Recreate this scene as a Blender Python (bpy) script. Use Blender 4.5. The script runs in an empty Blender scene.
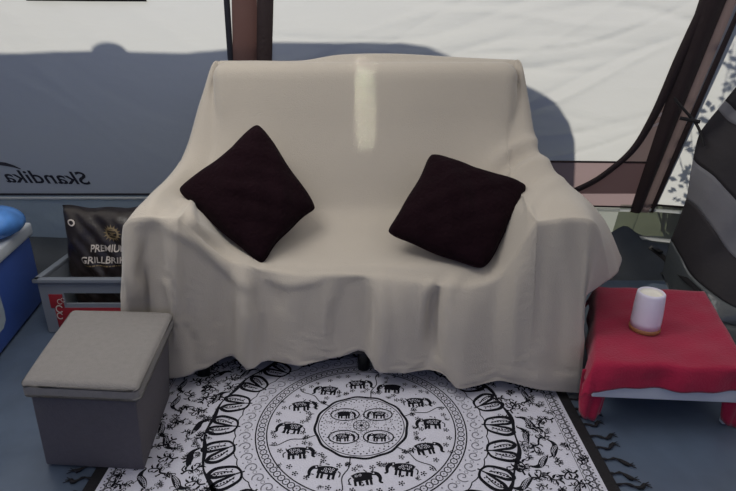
import bpy, bmesh, math, random
import numpy as np
from mathutils import Vector, Matrix
C = bpy.context.scene.collection
R = math.radians
random.seed(4)

# ------------------------------------------------------------------ helpers
class MB:
    """collects shapes with material slots, links them as ONE mesh object"""
    def __init__(s): s.v = []; s.f = []; s.m = []; s.sm = []
    def add(s, vs, fs, mi=0, smooth=False):
        b = len(s.v); s.v += [tuple(v) for v in vs]
        for f in fs: s.f.append(tuple(i+b for i in f)); s.m.append(mi); s.sm.append(smooth)
    def grid(s, P, mi=0, smooth=True, flip=False, closed=False):
        ny, nx = len(P), len(P[0]); vs = [p for r in P for p in r]; fs = []
        for j in range(ny-1):
            for i in range(nx if closed else nx-1):
                k = (i+1) % nx
                q = (j*nx+i, j*nx+k, (j+1)*nx+k, (j+1)*nx+i)
                fs.append(q[::-1] if flip else q)
        s.add(vs, fs, mi, smooth)
    def box(s, c, h, mi=0, rot=None, bev=0.0):
        bm = bmesh.new(); bmesh.ops.create_cube(bm, size=1)
        for v in bm.verts: v.co = Vector((v.co.x*2*h[0], v.co.y*2*h[1], v.co.z*2*h[2]))
        if bev: bmesh.ops.bevel(bm, geom=bm.edges[:], offset=bev, segments=3, profile=.5, affect='EDGES')
        M = rot or Matrix.Identity(3)
        vs = [M @ v.co+Vector(c) for v in bm.verts]; bm.verts.ensure_lookup_table()
        s.add(vs, [[v.index for v in f.verts] for f in bm.faces], mi, bool(bev)); bm.free()
    def tube(s, pts, r, n=10, mi=0, cap=True):
        pts = [Vector(p) for p in pts]; rings = []; up = Vector((0, 0, 1))
        rr = r if isinstance(r, (list, tuple)) else [r]*len(pts)
        t0 = (pts[1]-pts[0]).normalized()
        a = t0.cross(up) if abs(t0.dot(up)) < .9 else t0.cross(Vector((1, 0, 0))); a.normalize()
        for i, p in enumerate(pts):
            t = (pts[min(i+1, len(pts)-1)]-pts[max(i-1, 0)]).normalized()
            a = (a-t*a.dot(t)).normalized(); b = t.cross(a)
            rings.append([p+(a*math.cos(2*math.pi*k/n)+b*math.sin(2*math.pi*k/n))*rr[i] for k in range(n)])
        s.grid(rings, mi, True, closed=True)
        if cap:
            s.add(rings[0], [tuple(range(n))[::-1]], mi); s.add(rings[-1], [tuple(range(n))], mi)
    def lathe(s, prof, c, n=40, mi=0, sx=1, sy=1):
        rings = [[(c[0]+sx*r*math.cos(2*math.pi*k/n), c[1]+sy*r*math.sin(2*math.pi*k/n), c[2]+z) for k in range(n)] for r, z in prof]
        s.grid(rings, mi, True, closed=True)
    def build(s, name, mats, parent=None, loc=None):
        me = bpy.data.meshes.new(name); 
        o0 = Vector(loc) if loc else Vector((0, 0, 0))
        me.from_pydata([tuple(Vector(v)-o0) for v in s.v], [], s.f)
        for m in (mats if isinstance(mats, (list, tuple)) else [mats]): me.materials.append(m)
        me.polygons.foreach_set('material_index', s.m); me.polygons.foreach_set('use_smooth', s.sm); me.update()
        o = bpy.data.objects.new(name, me); C.objects.link(o)
        if parent:
            o.parent = parent
            if loc is None: o.matrix_parent_inverse = parent.matrix_basis.inverted()
        if loc: o.location = o0 if not parent else o0-parent.location
        return o
def thing(name, loc, label, cat, group=None):
    o = bpy.data.objects.new(name, None); C.objects.link(o); o.location = loc; o.empty_display_size = .05
    o['label'] = label; o['category'] = cat
    if group: o['group'] = group
    return o
def tag(o, label, cat, group=None):
    o['label'] = label; o['category'] = cat
    if group: o['group'] = group
    return o
def struct(o): o['kind'] = 'structure'; return o
def weld(o, d=1e-4):
    bm = bmesh.new(); bm.from_mesh(o.data); bmesh.ops.remove_doubles(bm, verts=bm.verts, dist=d)
    bmesh.ops.recalc_face_normals(bm, faces=bm.faces); bm.to_mesh(o.data); bm.free(); return o
def solid(o, t, off=0):
    m = o.modifiers.new('thickness', 'SOLIDIFY'); m.thickness = t; m.offset = off; return o
def text_mesh(txt, size, shear=0, extrude=.0006, bold=0, space=1.0):
    cu = bpy.data.curves.new('lettering', 'FONT'); cu.body = txt; cu.size = size; cu.shear = shear; cu.extrude = extrude; cu.offset = bold; cu.space_character = space
    cu.resolution_u = 4
    o = bpy.data.objects.new('lettering', cu); C.objects.link(o)
    dg = bpy.context.evaluated_depsgraph_get(); me = bpy.data.meshes.new_from_object(o.evaluated_get(dg))
    vs = [v.co.copy() for v in me.vertices]; fs = [tuple(p.vertices) for p in me.polygons]
    bpy.data.objects.remove(o); bpy.data.meshes.remove(me); bpy.data.curves.remove(cu)
    return vs, fs

# ------------------------------------------------------------------ materials
def mat(name, col, rough=.8, noise=None, bump=None, sheen=0, metal=0, spec=.5, trans=0, alpha=1, transl=0, tcol=None, transm=0, emit=None):
    """noise=(scale, amount) colour mottling; bump=(scale, strength, stretch xyz, detail) ; transl = share of light passing through cloth"""
    m = bpy.data.materials.new(name); m.use_nodes = True; N = m.node_tree.nodes; L = m.node_tree.links
    p = N['Principled BSDF']; out = N['Material Output']
    p.inputs['Base Color'].default_value = (*col, 1); p.inputs['Roughness'].default_value = rough
    p.inputs['Metallic'].default_value = metal; p.inputs['Specular IOR Level'].default_value = spec
    if sheen: p.inputs['Sheen Weight'].default_value = sheen; p.inputs['Sheen Roughness'].default_value = .5
    if transm: p.inputs['Transmission Weight'].default_value = transm
    if alpha < 1: p.inputs['Alpha'].default_value = alpha
    if emit: p.inputs['Emission Color'].default_value = (*emit[0], 1); p.inputs['Emission Strength'].default_value = emit[1]
    tc = N.new('ShaderNodeTexCoord')
    colout = None
    if noise:
        n = N.new('ShaderNodeTexNoise'); n.inputs['Scale'].default_value = noise[0]; n.inputs['Detail'].default_value = 4
        L.new(tc.outputs['Object'], n.inputs['Vector'])
        mx = N.new('ShaderNodeMix'); mx.data_type = 'RGBA'
        mx.inputs[6].default_value = (*[c*(1-noise[1]) for c in col], 1); mx.inputs[7].default_value = (*[min(1, c*(1+noise[1])) for c in col], 1)
        L.new(n.outputs['Fac'], mx.inputs[0]); L.new(mx.outputs[2], p.inputs['Base Color']); colout = mx.outputs[2]
    bn = None
    if bump:
        mp = N.new('ShaderNodeMapping'); L.new(tc.outputs['Object'], mp.inputs['Vector']); mp.inputs['Scale'].default_value = bump[2] if len(bump) > 2 else (1, 1, 1)
        n = N.new('ShaderNodeTexNoise'); n.inputs['Scale'].default_value = bump[0]; n.inputs['Detail'].default_value = bump[3] if len(bump) > 3 else 3
        L.new(mp.outputs['Vector'], n.inputs['Vector'])
        bn = N.new('ShaderNodeBump'); bn.inputs['Strength'].default_value = bump[1]; bn.inputs['Distance'].default_value = .01
        L.new(n.outputs['Fac'], bn.inputs['Height']); L.new(bn.outputs['Normal'], p.inputs['Normal'])
    if transl:
        t = N.new('ShaderNodeBsdfTranslucent'); t.inputs['Color'].default_value = (*(tcol or col), 1)
        if bn: L.new(bn.outputs['Normal'], t.inputs['Normal'])
        x = N.new('ShaderNodeMixShader'); x.inputs[0].default_value = transl
        L.new(p.outputs[0], x.inputs[1]); L.new(t.outputs[0], x.inputs[2]); L.new(x.outputs[0], out.inputs['Surface'])
    return m
def clear_film(name, col, share):
    m = bpy.data.materials.new(name); m.use_nodes = True; N = m.node_tree.nodes; L = m.node_tree.links
    p = N['Principled BSDF']; p.inputs['Base Color'].default_value = (*col, 1); p.inputs['Roughness'].default_value = .3
    t = N.new('ShaderNodeBsdfTransparent'); t.inputs[0].default_value = (*[.5+.5*c for c in col], 1); x = N.new('ShaderNodeMixShader'); x.inputs[0].default_value = share
    L.new(p.outputs[0], x.inputs[1]); L.new(t.outputs[0], x.inputs[2]); L.new(x.outputs[0], N['Material Output'].inputs['Surface']); return m
M = dict(
 tent=mat('tent_cloth', (.30,.34,.42), .75, bump=(6, .4, (1, 1, 2.2), 4), transl=.45, tcol=(.69,.69,.64), spec=.2),
 roof=mat('roof_cloth', (.55,.55,.55), .8, transl=.62, tcol=(.85,.82,.73), spec=.1),
 apron=mat('apron_cloth', (.40,.40,.38), .7, transl=.35, tcol=(.42,.44,.38), bump=(10, .4), spec=.2),
 mauve=mat('mauve_cloth', (.20,.16,.16), .8, transl=.35, tcol=(.42,.31,.30), bump=(9, .3), spec=.2),
 skirt=mat('grey_skirt', (.26,.32,.37), .6, transl=.35, tcol=(.60,.70,.74), bump=(14, .5), noise=(9, .15), spec=.3),
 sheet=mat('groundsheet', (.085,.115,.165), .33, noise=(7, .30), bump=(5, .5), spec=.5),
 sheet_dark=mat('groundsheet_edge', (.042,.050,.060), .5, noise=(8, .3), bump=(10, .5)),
 brown=mat('brown_webbing', (.024,.013,.014), .7, bump=(60, .3)),
 sleeve=mat('pole_sleeve', (.10,.055,.05), .7, transl=.2, tcol=(.30,.14,.12), bump=(20, .3)),
 black=mat('black_fabric', (.0055,.005,.007), .8, bump=(80, .3)),
 white_tape=mat('white_tape', (.80,.81,.79), .5, transl=.6),
 ink=mat('logo_ink', (.010,.010,.018), .6),
 film=clear_film('clear_vinyl', (.25,.27,.25), .42),
 blanket=mat('fleece', (.46,.415,.352), .95, sheen=.35, bump=(260, .25, (1, 1, 1), 2), noise=(3, .04), spec=.1),
 pillow=mat('pillow_velvet', (.0105,.0045,.0065), 1, sheen=.02, noise=(14, .35), bump=(70, .6), spec=.03),
 sofa=mat('sofa_upholstery', (.03,.028,.03), .9, bump=(90, .3)),
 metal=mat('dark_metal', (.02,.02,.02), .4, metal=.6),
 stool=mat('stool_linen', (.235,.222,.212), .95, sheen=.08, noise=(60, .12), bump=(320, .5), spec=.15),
 stool_shaded=mat('stool_linen_shaded', (.125,.115,.125), .95, sheen=.05, noise=(60, .12), bump=(320, .5), spec=.15),  # same linen as the lid, darkened: shade painted into the body colour
 rug=mat('rug_white', (.60,.60,.68), .95, noise=(40, .06), bump=(200, .3), spec=.1),
 rug_ink=mat('rug_black', (.010,.010,.014), .9, spec=.1),
 rug_grey=mat('rug_grey_print', (.16,.16,.19), .9, spec=.1),
 red=mat('red_velour', (.34,.013,.048), .8, sheen=.22, noise=(9, .22), bump=(140, .3), spec=.15),
 table=mat('table_white', (.62,.64,.68), .5),
 lamp=mat('lamp_plastic', (.78,.74,.86), .35, spec=.4),
 lamp_top=mat('lamp_top', (.86,.83,.74), .4),
 wood=mat('lamp_wood', (.30,.13,.05), .5, noise=(30, .25)),
 cool_blue=mat('cooler_blue', (.045,.105,.40), .45, noise=(5, .08)),
 cool_white=mat('cooler_white', (.62,.66,.70), .45),
 sticker=mat('sticker_grey', (.42,.50,.55), .5, noise=(30, .15)),
 sred=mat('sticker_red', (.55,.05,.04), .5),
 lblue=mat('light_blue_plastic', (.10,.28,.72), .25, noise=(14, .45)),
 crate=mat('crate_grey', (.17,.19,.22), .5, bump=(30, .1)),
 crate_red=mat('crate_label', (.25,.012,.018), .5),
 bag=mat('bag_black', (.017,.012,.011), .32, bump=(10, .9, (1, 1, 1), 5)),
 print_pale=mat('print_pale', (.50,.45,.40), .6),
 print_gold=mat('print_gold', (.20,.145,.07), .5),
 str_dark=mat('curtain_black', (.020,.017,.020), .75, bump=(14, .4)),
 str_grey=mat('curtain_grey', (.20,.20,.215), .7, bump=(14, .4), transl=.15),
 str_low=mat('curtain_vinyl', (.085,.095,.10), .25, bump=(12, .8)),
 grass=mat('grass', (.13,.15,.06), .9, noise=(6, .5), bump=(60, 1)),
 trailer=mat('trailer_shell', (.25,.25,.26), .5), tyre=mat('tyre', (.02,.02,.02), .8),
 leaf=mat('leaf_green', (.05,.10,.03), .6, transl=.12), bark=mat('bark', (.10,.07,.05), .9),
)

# ---- blanket draped over the sofa by a small position-based cloth solver ----
CX = -0.033
def sofa_boxes():
    # centre, half sizes, rotation about X (tilt), corner radius
    return [((CX, 1.985, .225), (.69, .265, .225), 0, .045),       # seat
            ((CX+.022, 2.262, .66), (.600, .075, .430), -.16, .05),      # backrest
            ((CX-.645, 1.955, .325), (.065, .295, .325), 0.0, .045),   # arms
            ((CX+.645, 1.955, .325), (.065, .295, .325), 0.0, .045)]
def collide(P, th=.006, mu=.5, prev=None):
    for c, h, a, r in sofa_boxes():
        q = P-np.array(c); ca, sa = math.cos(a), math.sin(a)
        l = q.copy(); l[:,1] = ca*q[:,1]+sa*q[:,2]; l[:,2] = -sa*q[:,1]+ca*q[:,2]
        hh = np.array(h)-r; ab = np.abs(l)-hh
        out = np.maximum(ab, 0); lo = np.linalg.norm(out, axis=1)
        inn = np.minimum(ab.max(axis=1), 0)
        d = lo+inn-r-th; m = d < 0
        if not m.any(): continue
        n = np.zeros_like(l); sg = np.sign(l)
        ext = lo > 1e-9
        n[ext] = (sg*out)[ext]/lo[ext][:,None]
        ii = np.where(~ext & m)[0]; ax = ab[ii].argmax(axis=1); n[ii, ax] = sg[ii, ax]
        w = n.copy(); w[:,1] = ca*n[:,1]-sa*n[:,2]; w[:,2] = sa*n[:,1]+ca*n[:,2]
        P[m] -= (d[m][:,None])*w[m]
        if prev is not None:
            dx = P[m]-prev[m]; wn = w[m]; t = dx-(dx*wn).sum(1)[:,None]*wn
            tl = np.linalg.norm(t, axis=1)+1e-12
            f = np.minimum(1, mu*(-d[m])/tl+0)[:,None]
            P[m] -= t*f
    f = P[:,2] < .012
    P[f,2] = .012
def solve(G, steps, iters, stretch=1.0, pin=None, mu=.4, bend=.1, damp=.98, dt=1/120, shear=.4, g=9.8):
    ny, nx, _ = G.shape; V = np.zeros_like(G); R0 = G.copy()
    ln = lambda A, B: np.linalg.norm(B-A, axis=-1, keepdims=True)
    sets = []
    sl = slice
    for o in (0, 1):
        m = (nx-o)//2; sets.append(((sl(None), sl(o, o+2*m, 2)), (sl(None), sl(o+1, o+2*m, 2)), 1.0))
        m = (ny-o)//2; sets.append(((sl(o, o+2*m, 2), sl(None)), (sl(o+1, o+2*m, 2), sl(None)), 1.0))
    for o in (0, 1):
        m = (ny-o)//2
        sets.append(((sl(o, o+2*m, 2), sl(0, nx-1)), (sl(o+1, o+2*m, 2), sl(1, nx)), shear))
        sets.append(((sl(o, o+2*m, 2), sl(1, nx)), (sl(o+1, o+2*m, 2), sl(0, nx-1)), shear))
    rest = [ln(G[A], G[B])*stretch for A, B, k in sets]
    bs = [((sl(None), sl(0, nx-3)), (sl(None), sl(3, nx))), ((sl(0, ny-3), sl(None)), (sl(3, ny), sl(None)))]
    br = [ln(G[A], G[B]) for A, B in bs]
    for s in range(steps):
        prev = G.copy(); V[..., 2] -= g*dt; V *= damp
        G = G+V*dt
        for it in range(iters):
            for (A, B, k), r in zip(sets, rest):
                d = G[B]-G[A]; l = np.sqrt((d*d).sum(-1, keepdims=True))+1e-9
                c = d*((l-r)/l*(.5*k)); G[A] += c; G[B] -= c
            for (A, B), r in zip(bs, br):
                d = G[B]-G[A]; l = np.sqrt((d*d).sum(-1, keepdims=True))+1e-9
                c = d*(np.minimum(l-r, 0)/l*(.25*bend)); G[A] += c; G[B] -= c
            if pin is not None: G += (R0-G)*pin
            F = G.reshape(-1, 3); collide(F, mu=mu, prev=prev.reshape(-1, 3)); G = F.reshape(G.shape)
        V = (G-prev)/dt
        sp = np.linalg.norm(V, axis=-1, keepdims=True); V *= np.minimum(1, 1.5/(sp+1e-9))
    return G
def resample(G, ny, nx):
    oy, ox, _ = G.shape
    y = np.linspace(0, oy-1, ny); x = np.linspace(0, ox-1, nx)
    j = np.minimum(y.astype(int), oy-2); i = np.minimum(x.astype(int), ox-2)
    fy = (y-j)[:, None, None]; fx = (x-i)[None, :, None]
    a = G[j][:, i]; b = G[j][:, i+1]; c = G[j+1][:, i]; d = G[j+1][:, i+1]
    return (a*(1-fx)+b*fx)*(1-fy)+(c*(1-fx)+d*fx)*fy
def path(pts, t):
    pts = np.array(pts, float); s = np.r_[0, np.cumsum(np.linalg.norm(np.diff(pts, axis=0), axis=1))]
    return np.stack([np.interp(t, s, pts[:, k]) for k in range(pts.shape[1])], -1), s[-1]
def unproj(px, py, Y):
    th = math.radians(21); u = (px-368)/550; v = (py-245.5)/550
    t = Y/(math.cos(th)-v*math.sin(th)); return (u*t, Y, 1.2-(math.sin(th)+v*math.cos(th))*t)
def spl(P, x):
    """Catmull-Rom through the rows of P at positions x (in index units)"""
    P = np.asarray(P, float); n = len(P); x = np.clip(x, 0, n-1-1e-9)
    i = x.astype(int); f = (x-i).reshape((-1,)+(1,)*(P.ndim-1))
    g = lambda k: P[np.clip(k, 0, n-1)]
    a, b, c, d = g(i-1), g(i), g(i+1), g(i+2)
    return .5*(2*b+(c-a)*f+(2*a-5*b+4*c-d)*f*f+(3*b-a-3*c+d)*f**3)
U = lambda *p: unproj(*p)
ROWS = [
 # tail behind the backrest
 [(-.70,2.52,.45),(-.68,2.50,.5),(-.63,2.48,.55)]+[(x,2.47,.6) for x in (-.6,-.48,-.28,-.08,.12,.32,.48,.57)]+[(.62,2.48,.55),(.67,2.5,.5),(.69,2.52,.45)],
 [(-.70,2.50,.5),(-.66,2.47,.8),(-.62,2.42,.98)]+[(x,2.45,1.0) for x in (-.6,-.48,-.28,-.08,.12,.32,.48,.57)]+[(.60,2.42,.98),(.65,2.47,.8),(.69,2.5,.5)],
 # ridge of the backrest
 [(-.72,2.46,.5),(-.67,2.42,.8),U(213,69,2.33),U(219,62,2.355),U(250,61,2.37),U(300,61,2.37),U(340,55,2.37),U(395,54,2.37),U(450,57,2.37),U(490,59,2.37),U(515,61,2.36),U(521,68,2.33),(.66,2.42,.8),(.70,2.46,.5)],
 [(-.76,2.41,.42),(-.72,2.38,.68),U(201,100,2.29),U(220,98,2.27),U(252,98,2.26),U(302,98,2.26),U(343,98,2.26),U(393,98,2.26),U(445,98,2.26),U(485,98,2.26),U(510,98,2.27),U(529,105,2.29),(.70,2.38,.68),(.74,2.41,.42)],
 [(-.80,2.36,.32),(-.77,2.30,.55),U(186,148,2.18),U(212,150,2.17),U(248,152,2.17),U(300,153,2.18),U(345,153,2.18),U(393,153,2.18),U(442,153,2.18),U(482,152,2.17),U(510,148,2.17),U(535,141,2.19),(.76,2.30,.52),(.80,2.36,.36)],
 [(-.82,2.25,.26),(-.80,2.18,.50),U(169,176,2.02),U(200,180,2.03),U(240,195,2.06),U(298,204,2.10),U(345,205,2.11),U(393,205,2.11),U(442,203,2.10),U(484,192,2.06),U(515,170,2.05),U(550,162,2.06),(.80,2.15,.52),(.85,2.2,.40)],
 [(-.83,2.12,.20),(-.82,2.04,.44),U(150,194,1.87),U(187,199,1.88),U(238,222,1.93),U(296,227,1.99),U(345,228,1.99),U(394,228,1.99),U(442,227,1.99),U(488,217,1.94),U(524,187,1.9),U(567,184,1.90),U(598,212,1.92),U(616,250,1.98)],
 [(-.82,2.0,.14),(-.81,1.9,.38),U(135,209,1.72),U(178,209,1.72),U(228,243,1.80),U(294,250,1.85),U(345,250,1.85),U(396,251,1.85),U(443,252,1.85),U(492,242,1.82),U(535,204,1.74),U(582,203,1.73),U(606,232,1.78),U(618,268,1.86)],
 # the lip: arm fronts and the front edge of the seat
 [(-.81,1.86,.10),(-.79,1.74,.34),U(124,224,1.65),U(171,217,1.65),U(222,256,1.71),U(290,272,1.71),U(345,273,1.71),U(400,277,1.70),U(445,284,1.68),U(497,276,1.68),U(543,219,1.64),U(591,218,1.64),U(604,246,1.70),U(610,277,1.77)],
]
HEM = [(123,376,1.66),(150,376,1.68),(178,373,1.68),(205,368,1.68),(233,351,1.73),(248,371,1.63),(264,358,1.71),(300,365,1.68),(340,355,1.72),(362,346,1.74),
       (378,371,1.655),(405,372,1.65),(430,368,1.67),(445,373,1.64),(457,389,1.60),(478,384,1.63),(500,379,1.64),(540,389,1.61),(580,392,1.61)]
FOLD = [(123,0),(140,-.01),(156,.05),(172,-.015),(200,.0),(232,.025),(247,-.04),(262,.03),(285,-.005),(330,.012),(362,.03),(379,-.025),(400,-.02),(424,.012),(437,.035),(452,-.03),(478,.008),(510,-.01),(545,.0),(572,.03),(588,-.01)]
RIDGES = [
 (.026,5,[(536,139),(517,145),(498,158),(484,172)]), (-.014,4,[(541,149),(522,154),(505,167),(492,182)]), (.016,4.5,[(549,159),(532,162),(516,174),(507,188)]),
 (-.010,4,[(556,170),(538,174),(524,188),(520,200)]), (.010,4,[(562,178),(545,186),(533,200),(528,216)]),
 (.012,5,[(182,170),(168,184),(154,200),(150,214)]), (-.008,4,[(192,176),(182,192),(176,208)]), (.012,4.5,[(200,182),(192,198),(190,218),(200,236)]),
 (.014,5,[(166,222),(196,240),(222,262),(249,286)]), (-.008,4,[(180,222),(212,244),(240,264)]), (.012,4.5,[(192,220),(222,242),(245,256),(262,262)]),
 (-.034,6,[(143,230),(150,262),(158,296),(164,330)]), (.018,7,[(170,222),(174,270),(176,330),(176,366)]), (.010,6,[(128,230),(134,270),(140,320)]),
 (-.018,4,[(256,266),(254,284),(256,306)]), (.012,6,[(244,262),(243,300),(246,360)]), (-.012,4,[(273,282),(277,294),(282,310)]), (.008,5,[(268,276),(290,282),(320,278)]),
 (.014,5,[(479,260),(460,274),(447,292),(446,330),(448,368)]), (-.026,5,[(440,284),(434,298),(432,320),(436,352)]), (.012,4.5,[(448,272),(432,284),(424,296),(421,330)]), (-.012,4,[(462,262),(446,272),(436,284)]),
 (.012,7,[(381,276),(380,310),(379,366)]), (-.012,8,[(362,280),(360,310),(360,342)]), (.008,8,[(330,280),(328,350)]), (-.006,9,[(306,280),(304,352)]),
 (-.014,5,[(578,234),(582,262),(584,300),(585,330)]), (.012,6,[(560,222),(566,262),(568,320),(566,376)]), (-.010,7,[(545,226),(542,280),(538,340)]), (.010,8,[(520,262),(516,300),(512,370)]),
 (-.010,7,[(498,280),(494,320),(494,372)]), (.008,10,[(475,288),(472,330),(470,378)]),
 (.005,8,[(232,150),(226,190),(236,222)]), (.004,7,[(300,222),(350,216),(410,217),(452,224)]), (-.006,7,[(250,200),(300,207),(380,209),(460,203)]),
]
def drape(NU=150, NR=120, steps=60):
    R = np.array(ROWS, float)
    a3 = np.stack([spl(r, np.array([3.22]))[0] for r in R]); b3 = np.stack([spl(r, np.array([9.78]))[0] for r in R])
    a3[-1] = unproj(183,221,1.655); b3[-1] = unproj(533,225,1.645); a3[-2] = unproj(190,212,1.725); b3[-2] = unproj(524,210,1.745)
    R = np.concatenate([R[:, :4], a3[:, None], R[:, 4:10], b3[:, None], R[:, 10:]], axis=1); nr, nc, _ = R.shape
    u = np.linspace(0, nc-1, NU)
    D = np.stack([spl(r, u) for r in R])                # rows x NU
    nt = int(NR*.66)
    top = spl(D, np.linspace(0, nr-1, nt))
    lip = D[-1]
    # front drop: lip -> hem, column by column
    hp = np.array(HEM, float); fo = np.array(FOLD, float)
    lx = 368+550*lip[:,0]/(lip[:,1]*math.cos(math.radians(21))-(lip[:,2]-1.2)*math.sin(math.radians(21)))
    nf = NR-nt; out = []
    k = np.exp(-np.linspace(-2,2,19)**2); k /= k.sum()
    hx = np.linspace(115, 595, 481); hy = np.convolve(np.pad(np.interp(hx, hp[:,0], hp[:,1]), 9, 'edge'), k, 'valid')
    hY = np.convolve(np.pad(np.interp(hx, hp[:,0], hp[:,2]), 9, 'edge'), k, 'valid'); fY = np.convolve(np.pad(np.interp(hx, fo[:,0], fo[:,1]), 9, 'edge'), k, 'valid')
    inside = (u >= 2) & (u <= 13)
    hem = np.zeros_like(lip); fold = np.zeros(NU)
    x0, x1 = lx[inside][0], lx[inside][-1]
    for i in range(NU):
        if inside[i]:
            X = 123+(lx[i]-x0)/(x1-x0)*(580-123)
            hem[i] = unproj(X, np.interp(X, hx, hy), np.interp(X, hx, hY)); fold[i] = np.interp(lx[i], hx, fY)
    il, ir = np.where(inside)[0][[0, -1]]
    for i in range(il): 
        f = (il-i)/il; hem[i] = hem[il]*(1-f)+np.array((-.80,2.0,.04))*f
    for i in range(ir+1, NU):
        f = (i-ir)/(NU-1-ir); hem[i] = hem[ir]+np.array((.004,.03,.012))*f
    rr = []
    for j in range(1, nf+1):
        f = j/nf; fz = f
        P = lip*(1-fz)+hem*fz
        # cloth leaves the lip rounding forward before it falls
        arch = .014*math.sin(math.pi*min(1, f*1.0))**.7*(1-f)
        P[:,1] -= arch*inside
        P[:,1] += fold*math.sin(math.pi*min(1, f**.8))*.75
        for i in range(ir+1, NU):        # the corner flap gathers into the arm's edge
            q = (i-ir)/(NU-1-ir); m = min(1, f/.38)
            a = lip[i]; b = hem[ir]*(.45)+lip[ir]*.55+np.array((.012,.05,.0))*q
            P[i] = a*(1-m)+b*m if m < 1 else b+(hem[i]-b)*((f-.38)/.62)
        rr.append(P)
    G = np.vstack([top, np.array(rr)])
    G[..., 2] = np.maximum(G[..., 2], .012)
    # gathered folds: ridges (+) and valleys (-) along lines on the cloth
    th = math.radians(21); dep = G[...,1]*math.cos(th)-(G[...,2]-1.2)*math.sin(th)
    qx = 368+550*G[...,0]/dep; qy = 245.5-550*(G[...,1]*math.sin(th)+(G[...,2]-1.2)*math.cos(th))/dep
    du = np.gradient(G, axis=1); dv = np.gradient(G, axis=0); Nn = np.cross(du, dv); Nn /= np.linalg.norm(Nn, axis=-1, keepdims=True)+1e-9
    Nn *= np.sign(-Nn[...,1:2]*1.0+Nn[...,2:3]*.6+1e-6)
    vis = np.zeros(G.shape[:2]); i0, i1 = int(NU*2/15), int(NU*13/15)+2; vis[int(nt*2.2/8):, i0:i1] = 1
    acc = np.zeros(G.shape[:2])
    for amp, wd, pts in RIDGES:
        q = spl(np.array(pts, float), np.linspace(0, len(pts)-1, 8*(len(pts)-1)+1)); best = np.full(G.shape[:2], 1e9); tt = np.zeros(G.shape[:2])
        for k in range(len(q)-1):
            ax, ay = q[k]; bx_, by_ = q[k+1]; L2 = (bx_-ax)**2+(by_-ay)**2+1e-9
            t = np.clip(((qx-ax)*(bx_-ax)+(qy-ay)*(by_-ay))/L2, 0, 1); d = np.hypot(qx-ax-t*(bx_-ax), qy-ay-t*(by_-ay))
            m = d < best; best[m] = d[m]; tt[m] = ((k+t)/(len(q)-1))[m]
        acc += amp*np.exp(-(best/wd)**2)*(.35+.65*np.sin(np.pi*np.clip(tt, .0, 1)))
    G += Nn*(acc*vis)[..., None]
    if FINE:
        pin = np.full(G.shape[:2]+(1,), .010); pin[0] = .5; pin[-1] = .06; pin[:, -1] = .02
        r0 = int(nt*1.6/8); pin[r0:int(nt*2.6/8)] = .08
        G = solve(G, steps, 8, 1.008, pin)
    return G
FINE = True

# ------------------------------------------------------------------ tent shell
WY = lambda z: 2.85-.25*z
def creases(seed, n, x0, x1, z0, z1, ang, amp, w):
    rg = np.random.RandomState(seed)
    return [(rg.uniform(x0, x1), rg.uniform(z0, z1), R(rg.uniform(*ang)), rg.uniform(.4, 1)*amp*rg.choice([-1, 1]), rg.uniform(.5, 1.5)*w, rg.uniform(.3, 1.1)) for _ in range(n)]
def disp(x, z, cr):
    d = 0
    for cx, cz, a, am, w, ln in cr:
        u = (x-cx)*math.cos(a)+(z-cz)*math.sin(a); v = -(x-cx)*math.sin(a)+(z-cz)*math.cos(a)
        v += .06*math.sin(u*4+cx*9)
        d += am*math.exp(-abs(v)/w)*math.exp(-(u/ln)**2)
    return d
def plane_panel(name, x0, x1, z0, z1, m, cr=(), nx=40, nz=30, off=0):
    g = MB(); P = []
    for j in range(nz+1):
        z = z0+(z1-z0)*j/nz; P.append([(x0+(x1-x0)*i/nx, WY(z)-off+disp(x0+(x1-x0)*i/nx, z, cr), z) for i in range(nx+1)])
    g.grid(P); return g.build(name, m)
cr_left = creases(3, 9, -2.2, -.6, .9, 1.6, (-50, -20), .006, .02)
cr_mid = creases(8, 34, -.3, 1.4, .6, 1.6, (-2, 22), .012, .013)
wl = struct(plane_panel('wall_back', -3.2, -.53, .43, 2.05, M['tent'], cr_left, 150, 90))
struct(plane_panel('wall_back', -.53, 1.43, .61, 2.05, M['tent'], cr_mid, 170, 120))
struct(plane_panel('wall_back', -.53, 1.43, .36, .61, M['mauve'], (), 30, 6))
struct(plane_panel('wall_back', -3.2, -.53, .15, .43, M['skirt'], creases(5, 20, -2.5, -.6, .1, .45, (-80, 80), .006, .02), 120, 14))
# groundsheet: floor with its edge turned up along the tent walls
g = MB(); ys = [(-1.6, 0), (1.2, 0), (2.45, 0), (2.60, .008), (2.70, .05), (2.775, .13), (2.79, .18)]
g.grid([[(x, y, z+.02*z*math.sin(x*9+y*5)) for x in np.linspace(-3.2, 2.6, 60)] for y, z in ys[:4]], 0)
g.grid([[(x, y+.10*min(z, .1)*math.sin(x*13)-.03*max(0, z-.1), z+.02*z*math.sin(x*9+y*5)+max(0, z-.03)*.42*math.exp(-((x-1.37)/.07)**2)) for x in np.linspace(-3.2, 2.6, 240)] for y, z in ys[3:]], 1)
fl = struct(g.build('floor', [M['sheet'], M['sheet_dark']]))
struct(plane_panel('window_1', 1.32, 1.43, .17, .37, M['film'], (), 6, 4))
struct(plane_panel('wall_back', -.53, 1.32, .17, .36, M['apron'], (), 40, 6))

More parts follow.
